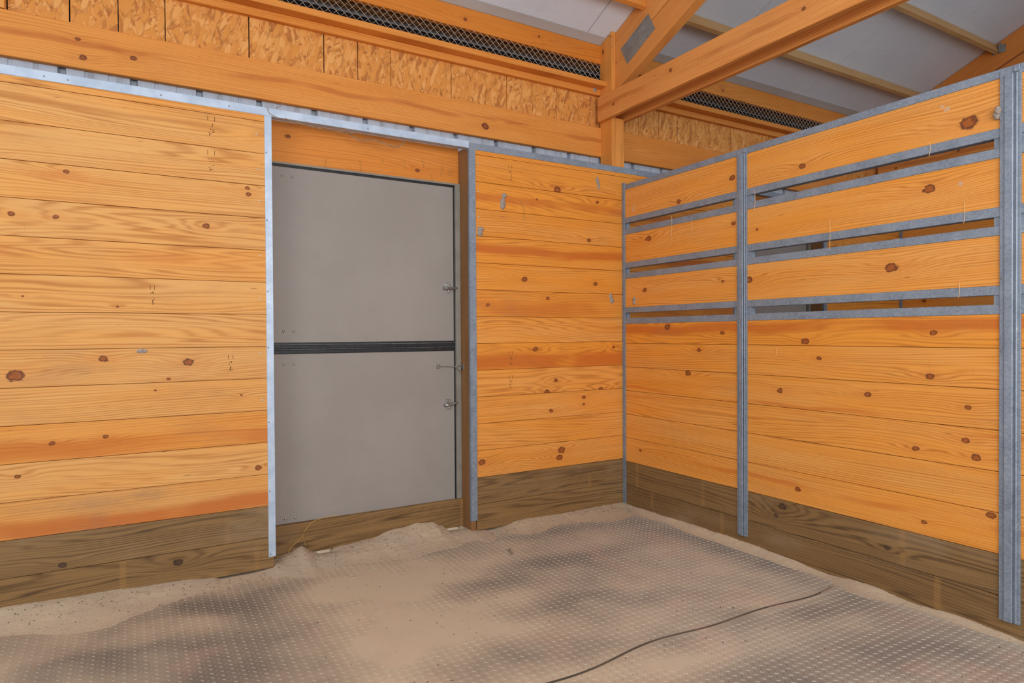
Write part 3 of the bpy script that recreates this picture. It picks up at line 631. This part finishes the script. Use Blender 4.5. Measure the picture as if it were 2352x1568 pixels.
def rubber(label, ylo, yhi, hw):
    x0, x1 = -3.75, -.002; nx = 200; ny = int(190 * abs(1 if ylo is None else 1))
    vs_, D, fs = [], [], []
    for i in range(nx + 1):
        x = x0 + (x1 - x0) * i / nx; a, b = ylo(x), yhi(x)
        for j in range(ny + 1):
            y = a + (b - a) * j / ny
            ed = min(abs(y - seam(x)), .06); z = MZ - .0 * max(0, 1 - ed / .008) + .003 * mn.noise(Vector((x * 2, y * 2, 0))) * min(1, ed / .05)
            vs_.append((x, y, z)); D.append(dust(x, y))
    for i in range(nx):
        for j in range(ny):
            a = i * (ny + 1) + j; fs.append((a, a + ny + 1, a + ny + 2, a + 1))
    n = len(vs_)
    # skirt for thickness
    ring_ = [i * (ny + 1) for i in range(nx + 1)] + [nx * (ny + 1) + j for j in range(1, ny + 1)] + [i * (ny + 1) + ny for i in range(nx - 1, -1, -1)] + [j for j in range(ny - 1, 0, -1)]
    nr = len(ring_)
    for k in ring_: vs_.append(vs_[k]); D.append(-.25)
    for k in ring_: vs_.append((vs_[k][0], vs_[k][1], MZ - .02)); D.append(-.6)
    for k in range(nr):
        k2 = (k + 1) % nr; fs.append((n + k, n + nr + k, n + nr + k2, n + k2))
    me = mesh('rubber_mat', vs_, fs, MATM, True); at = me.attributes.new('dust', 'FLOAT', 'POINT'); at.data.foreach_set('value', D)
    o = link(bpy.data.objects.new('rubber_mat', me)); tag(o, label, 'mat')
    # tread lugs on a diagonal checkerboard
    a = .0248; q = a / math.sqrt(2); m_ = MB(); LD = []
    N = int(4.2 / q)
    for i in range(-N, N):
        for j in range(-N, N):
            x = -1.9 + (i + j) * q; y = -1.5 + (i - j) * q
            if not (x0 + .01 < x < x1 - .01 and ylo(x) + .012 < y < yhi(x) - .012): continue
            if y < -3.3: continue
            d = dust(x, y); hgt = .0016 + .0020 * (1 - d)
            if d > .93: continue
            dr = Vector((1, -1, 0)).normalized() if (i + j) % 2 == 0 else Vector((1, 1, 0)).normalized()
            # lattice parity along the diagonals
            dr = Vector((1, -1, 0)).normalized() if (i % 2) == (j % 2) else Vector((1, 1, 0)).normalized()
            pr = Vector((-dr.y, dr.x, 0)); L, wv = .0108, .0022
            c = Vector((x, y, MZ + .003 * mn.noise(Vector((x * 2, y * 2, 0))) * min(1, abs(y - seam(x)) / .05)))
            zt = Vector((0, 0, hgt)); b0 = Vector((0, 0, -.001))
            m_.raw([c - dr * L + b0, c - pr * wv + b0, c + dr * L + b0, c + pr * wv + b0, c - dr * L * .55 + zt, c + dr * L * .55 + zt],
                   [(0, 1, 5, 4), (1, 2, 5), (2, 3, 4, 5), (3, 0, 4)]); LD += [min(1, d + .1)] * 6
    me = mesh('tread_pattern', m_.v, m_.f, LUGM); at = me.attributes.new('dust', 'FLOAT', 'POINT'); at.data.foreach_set('value', LD)
    lo = link(bpy.data.objects.new('tread_pattern', me), o); lo['kind'] = 'stuff'; lo['label'] = 'raised diamond tread lugs'
    return o
rubber('large dusty rubber mat on the door side of the floor joint', lambda x: seam(x) + .0100, lambda x: -.002 if not (-2.44 < x < -1.25) else .10, 0)
rubber('dusty rubber mat in the foreground, nearer the camera than the joint', lambda x: -3.9, lambda x: seam(x) - .0035, 0)

TB = [(-3.9, -.110), (-3.608, -.124), (-3.283, -.132), (-2.918, -.145), (-2.75, -.160), (-2.66, -.186), (-2.60, -.182), (-2.50, -.170), (-2.42, -.161), (-2.345, -.138), (-2.273, -.116), (-2.2, -.154), (-2.165, -.178), (-2.115, -.176), (-2.08, -.155), (-2.049, -.150), (-1.865, -.137), (-1.727, -.106), (-1.556, -.090), (-1.467, -.098), (-1.40, -.13), (-1.345, -.182), (-1.290, -.182), (-1.262, -.154), (-1.241, -.160), (-1.15, -.168), (-1.12, -.176), (-1.08, -.176), (-1.04, -.168), (-.868, -.144), (-.515, -.152), (-.288, -.148), (0, -.150), (.3, -.15)]
TP = [(-3.9, -.160), (-2.455, -.168), (-2.379, -.162), (-2.216, -.156), (-2.034, -.165), (-1.831, -.150), (-1.603, -.165), (-1.345, -.152), (-1.049, -.143), (-.708, -.144), (-.31, -.151), (-.038, -.156), (0.1, -.156)]
def ip(T, x):
    for (a, p), (b, q) in zip(T, T[1:]):
        if a <= x <= b:
            t = (x - a) / (b - a); t = t * t * (3 - 2 * t); return p + (q - p) * t
    return T[0][1] if x < T[0][0] else T[-1][1]
def sandz(x, y):
    dw = -y if not (-2.44 < x < -1.25) else .125 - y
    hb = ip(TB, x) - MZ; hp = ip(TP, y) - MZ
    wid = .09 + .08 * (mn.noise(Vector((x * 2.3, 0, 5))) + .5)
    if -2.44 < x < -1.25: wid += .05
    if dw <= 0: a = hb
    else: a = hb * math.exp(-(dw / wid) ** 1.5) if hb > 0 else hb * math.exp(-(dw / .05) ** 2)
    if -2.44 < x < -1.25: a = max(a, .020 * math.exp(-((y - .02) / .12) ** 2) * (1 if hb > .012 or dw > .06 else .2))
    wp = .03 + .04 * (mn.noise(Vector((0, y * 3, 9))) + .5)
    b = hp * math.exp(-(max(-x, 0) / wp) ** 1.4)
    n = .0035 * mn.noise(Vector((x * 9, y * 9, 2))) + .0025 * mn.noise(Vector((x * 30, y * 30, 4))) + .0015 * mn.noise(Vector((x * 80, y * 80, 4)))
    h = max(a, b); k = min(1, max(0, h / .02))
    return MZ + h + n * k - .0045 * (1 - k)
vs_, fs = [], []
# fine strip along the back wall, coarser strip along the partition
def strip(xa, xb, ya, yb, nx, ny):
    base = len(vs_)
    for i in range(nx + 1):
        for j in range(ny + 1):
            x, y = xa + (xb - xa) * i / nx, ya + (yb - ya) * j / ny
            vs_.append((x, y, sandz(x, y)))
    for i in range(nx):
        for j in range(ny):
            a = base + i * (ny + 1) + j; fs.append((a, a + ny + 1, a + ny + 2, a + 1))
strip(-3.75, -2.44, -.55, .045, 190, 80); strip(-2.44, -1.25, -.55, .21, 200, 100); strip(-1.25, .03, -.55, .21, 190, 100); strip(-.22, .03, -3.4, -.551, 40, 340)
sn = link(bpy.data.objects.new('sand', mesh('sand', vs_, fs, SAND, True))); tag(sn, 'drift of pale sand heaped along the foot of the walls and door', 'sand', kind='stuff')
# mat joint sand fill
m_ = MB(); pts = [(-3.7 + i * .05, seam(-3.7 + i * .05), MZ - .006) for i in range(74)]
fv, ff = [], []
for i, p in enumerate(pts):
    zz = MZ - .0050 + .0070 * mn.noise(Vector((p[0] * 3, 0, 7)))
    fv += [(p[0], p[1] - .012, zz), (p[0], p[1] - .001, zz + .0015), (p[0], p[1] + .016, zz - .003)]
for i in range(len(pts) - 1):
    for j in (0, 1): ff.append((i * 3 + j, i * 3 + 3 + j, i * 3 + 4 + j, i * 3 + 1 + j))
o = link(bpy.data.objects.new('joint_sand', mesh('joint_sand', fv, ff, plain('dirty_joint_sand', lin(152, 128, 100), lin(116, 96, 76), 9, .95)))); tag(o, 'sand caught in the joint between the two rubber mats', 'sand', kind='stuff')
# crumbs of debris
m_ = MB(); r = random.Random(11)
for i in range(900):
    if i < 450:
        x = r.uniform(-3.6, -.05); y = (-.02 if not (-2.44 < x < -1.25) else .10) - abs(r.gauss(0, .10)) - .01
    else: x, y = r.uniform(-3.2, -.1), r.uniform(-2.6, -.3)
    z = max(sandz(x, y), MZ) + .001; s_ = r.uniform(.0012, .0034)
    a = r.uniform(0, 6); dx_, dy_ = math.cos(a) * s_ * 1.5, math.sin(a) * s_ * 1.5
    m_.raw([(x + dx_, y + dy_, z - .001), (x - dy_, y + dx_, z - .001), (x - dx_, y - dy_, z - .001), (x + dy_ * .6, y - dx_ * .6, z - .001), (x, y, z + s_ * .8)], [(0, 1, 4), (1, 2, 4), (2, 3, 4), (3, 0, 4)])
o = m_.build('debris', plain('dark_debris', lin(70, 58, 48), lin(120, 104, 90), 90, .95)); tag(o, 'scattered dark crumbs of dirt on the sand and mats', 'debris', kind='stuff')

# ------------------------------------------------------------------ small things
def lump(name, blobs, label, cat, m_=MUD, axis='-Y', group=None):
    b = MB()
    for (p, rx, rz, h) in blobs:
        base = len(b.v); b.dome((0, 0, 0), 1, 1, axis, 12, 5)
        for i in range(base, len(b.v)):
            v = Vector(b.v[i]); n = 1 + .22 * mn.noise(v * 2.3 + Vector(p) * 30)
            if axis == '-Y': b.v[i] = (p[0] + v.x * rx * n, p[1] + v.y * h * n + .001, p[2] + v.z * rz * n)
            else: b.v[i] = (p[0] + v.x * h * n + .001, p[1] + v.y * rx * n, p[2] + v.z * rz * n)
    o = b.build(name, m_, smooth=True); return tag(o, label, cat, group)
lump('mud_nest', [((-1.004, 0, 1.93), .020, .040, .012), ((-.992, 0, 1.985), .018, .016, .010), ((-1.0, 0, 1.96), .012, .03, .008)], 'long grey mud wasp nest with a round knob on the boards right of the door', 'wasp nest')
lump('mud_nest', [((-.228, 0, 2.17), .013, .028, .010), ((-.218, 0, 2.135), .012, .03, .010)], 'slim grey mud wasp nest near the top of the boards, left of the corner', 'wasp nest')
lump('mud_nest', [((-1.168, 0, 1.752), .024, .018, .014), ((-1.172, 0, 1.728), .020, .026, .012)], 'squat grey mud wasp nest beside the galvanised door channel', 'wasp nest')
lump('mud_nest', [((-.112, 0, 1.352), .016, .022, .010), ((-.10, 0, 1.322), .018, .024, .010)], 'small grey mud wasp nest on the reddish board near the corner', 'wasp nest')
lump('mud_nest', [((0, -.127, 1.330), .018, .013, .012), ((0, -.127, 1.307), .013, .02, .012)], 'small pale mud wasp nest on the partition board by the corner', 'wasp nest', axis='-X')
lump('mud_nest', [((-.0095, -2.368, 1.990), .012, .020, .018), ((-.006, -2.362, 1.975), .014, .020, .014)], 'pale mud wasp nest on the galvanised upright at the far right', 'wasp nest', axis='-X')
lump('mud_nest', [((-.106, .180, 2.896), .018, .022, .010)], 'round grey mud wasp nest beside the post under the wire mesh', 'wasp nest')
lump('mud_nest', [((-3.044, 0, 1.012), .026, .011, .004)], 'flat grey mud spot on the left boards', 'wasp nest')
lump('mud_smear', [((0, -2.17, 2.06), .022, .022, .0012), ((0, -2.15, 2.075), .016, .014, .0012)], 'pale mud smear on the top partition board at the right', 'mud smear', SMUDGE, '-X')
lump('mud_smear', [((0, -2.223, 1.722), .018, .018, .0012)], 'pale mud smear on the second partition board at the right', 'mud smear', SMUDGE, '-X')
lump('mud_smear', [((0, -.122, 1.965), .026, .026, .0012), ((0, -.13, 1.99), .018, .02, .0012)], 'pale mud smear on the top partition board by the corner', 'mud smear', SMUDGE, '-X')
def strand(name, pts, r_, label, cat, m_=STRAW, n=5):
    # smooth the polyline
    P_ = [Vector(p) for p in pts]; out = []
    for i in range(len(P_) - 1):
        a, b, c, d = P_[max(i - 1, 0)], P_[i], P_[i + 1], P_[min(i + 2, len(P_) - 1)]
        for k in range(4):
            t = k / 4; out.append(.5 * ((2 * b) + (c - a) * t + (2 * a - 5 * b + 4 * c - d) * t * t + (3 * b - a - 3 * c + d) * t ** 3))
    out.append(P_[-1]); return tag(MB().tube(out, r_, n).build(name, m_), label, cat)
strand('straw', [(-2.345, .085, -.132), (-2.335, .10, -.108), (-2.27, .112, -.062), (-2.245, .113, -.02), (-2.20, .113, .02), (-2.13, .113, .032), (-2.06, .112, .036)], .0017, 'bent stalk of golden straw leaning on the sill plank', 'straw')
strand('straw', [(-2.262, .111, -.05), (-2.258, .110, -.08), (-2.25, .108, -.10), (-2.252, .106, -.112)], .0011, 'short wisp of straw hanging off the bent stalk', 'straw')
strand('straw', [(-.872, -.002, 1.965), (-.852, -.004, 1.93), (-.842, -.004, 1.885), (-.850, -.002, 1.83)], .0022, 'curved pale straw stuck to the boards right of the long mud nest', 'straw')
strand('leaf', [(-1.20, -.40, -.171), (-1.225, -.43, -.166), (-1.222, -.46, -.170), (-1.25, -.49, -.168)], [.004, .007, .006, .005, .003, .004, .005, .006, .005, .004, .003, .002, .001], 'small curled dry leaf lying on the dusty mat', 'leaf', WEB)
wr = random.Random(5); WX = (-1.62, -1.5, -1.44, -1.36, -1.31, -1.285, -1.9, -2.1, -1.75)
ORD = 'first second third fourth fifth sixth seventh eighth ninth'.split()
for i in range(9):
    x = (-1.62, -1.5, -1.44, -1.36, -1.31, -1.285, -1.9, -2.1, -1.75)[i]; z = wr.uniform(2.10, 2.20); l_ = wr.uniform(.025, .07); a = wr.uniform(-.015, .015)
    s_ = strand('straw', [(x, .152, z), (x + a * .5, .150, z - l_ * .5), (x + a, .152, z - l_)], .0012, '%s wisp of chaff from the left on the plank over the door' % ORD[sorted(WX).index(WX[i])], 'straw'); s_['group'] = 'chaff on the plank over the door'
ORD2 = 'first second third fourth fifth sixth seventh eighth'.split()
for i, (y, z, l_) in enumerate(((-.50, 1.86, .14), (-.68, 1.80, .07), (-1.16, 1.90, .12), (-1.62, 1.66, .16), (-2.10, 1.93, .06), (-2.24, 1.64, .09), (-2.22, 1.30, .07), (-1.30, 1.0, .05))):
    s_ = strand('straw', [(-.0035, y, z), (-.0055, y - .004, z - l_ * .5), (-.0035, y + .002, z - l_)], .0009, '%s pale wisp of chaff hanging on the partition, counted from the corner' % ORD2[sorted([-a for a in (-.50, -.68, -1.16, -1.62, -2.10, -2.24, -2.22, -1.30)]).index(-y)], 'straw', CHAFF); s_['group'] = 'chaff on the partition'
def web(pts, label, r_=.0016): strand('cobweb', pts, r_, label, 'cobweb', WEB, 4)
web([(-2.36, -.006, 2.256), (-2.2, .0, 2.235), (-2.05, .02, 2.238), (-1.98, .03, 2.246)], 'sagging cobweb strand under the cap channel above the left of the door', .0022)
web([(-2.0, .05, 2.25), (-1.93, .05, 2.215), (-1.86, .05, 2.232), (-1.72, .05, 2.21), (-1.66, .04, 2.24)], 'dusty cobweb rope hanging over the middle of the door', .0032)
web([(-.055, .1, 3.27), (-.09, .0, 3.22), (-.085, -.02, 3.16), (-.12, -.03, 3.12)], 'dark cobweb dangling from the ceiling beside the post')
web([(3.40, -.52, 3.40), (3.36, -.53, 3.33), (3.37, -.54, 3.27), (3.42, -.53, 3.32), (3.46, -.50, 3.38)], 'looped cobweb hanging from the purlin at the far right', .003)
web([(-2.45, -.006, 2.30), (-2.44, -.004, 2.27), (-2.40, .0, 2.262), (-2.395, .05, 2.32), (-2.36, .12, 2.36), (-2.33, .17, 2.40)], 'twisted cobweb thread bridging the gap at the left door corner', .0016)
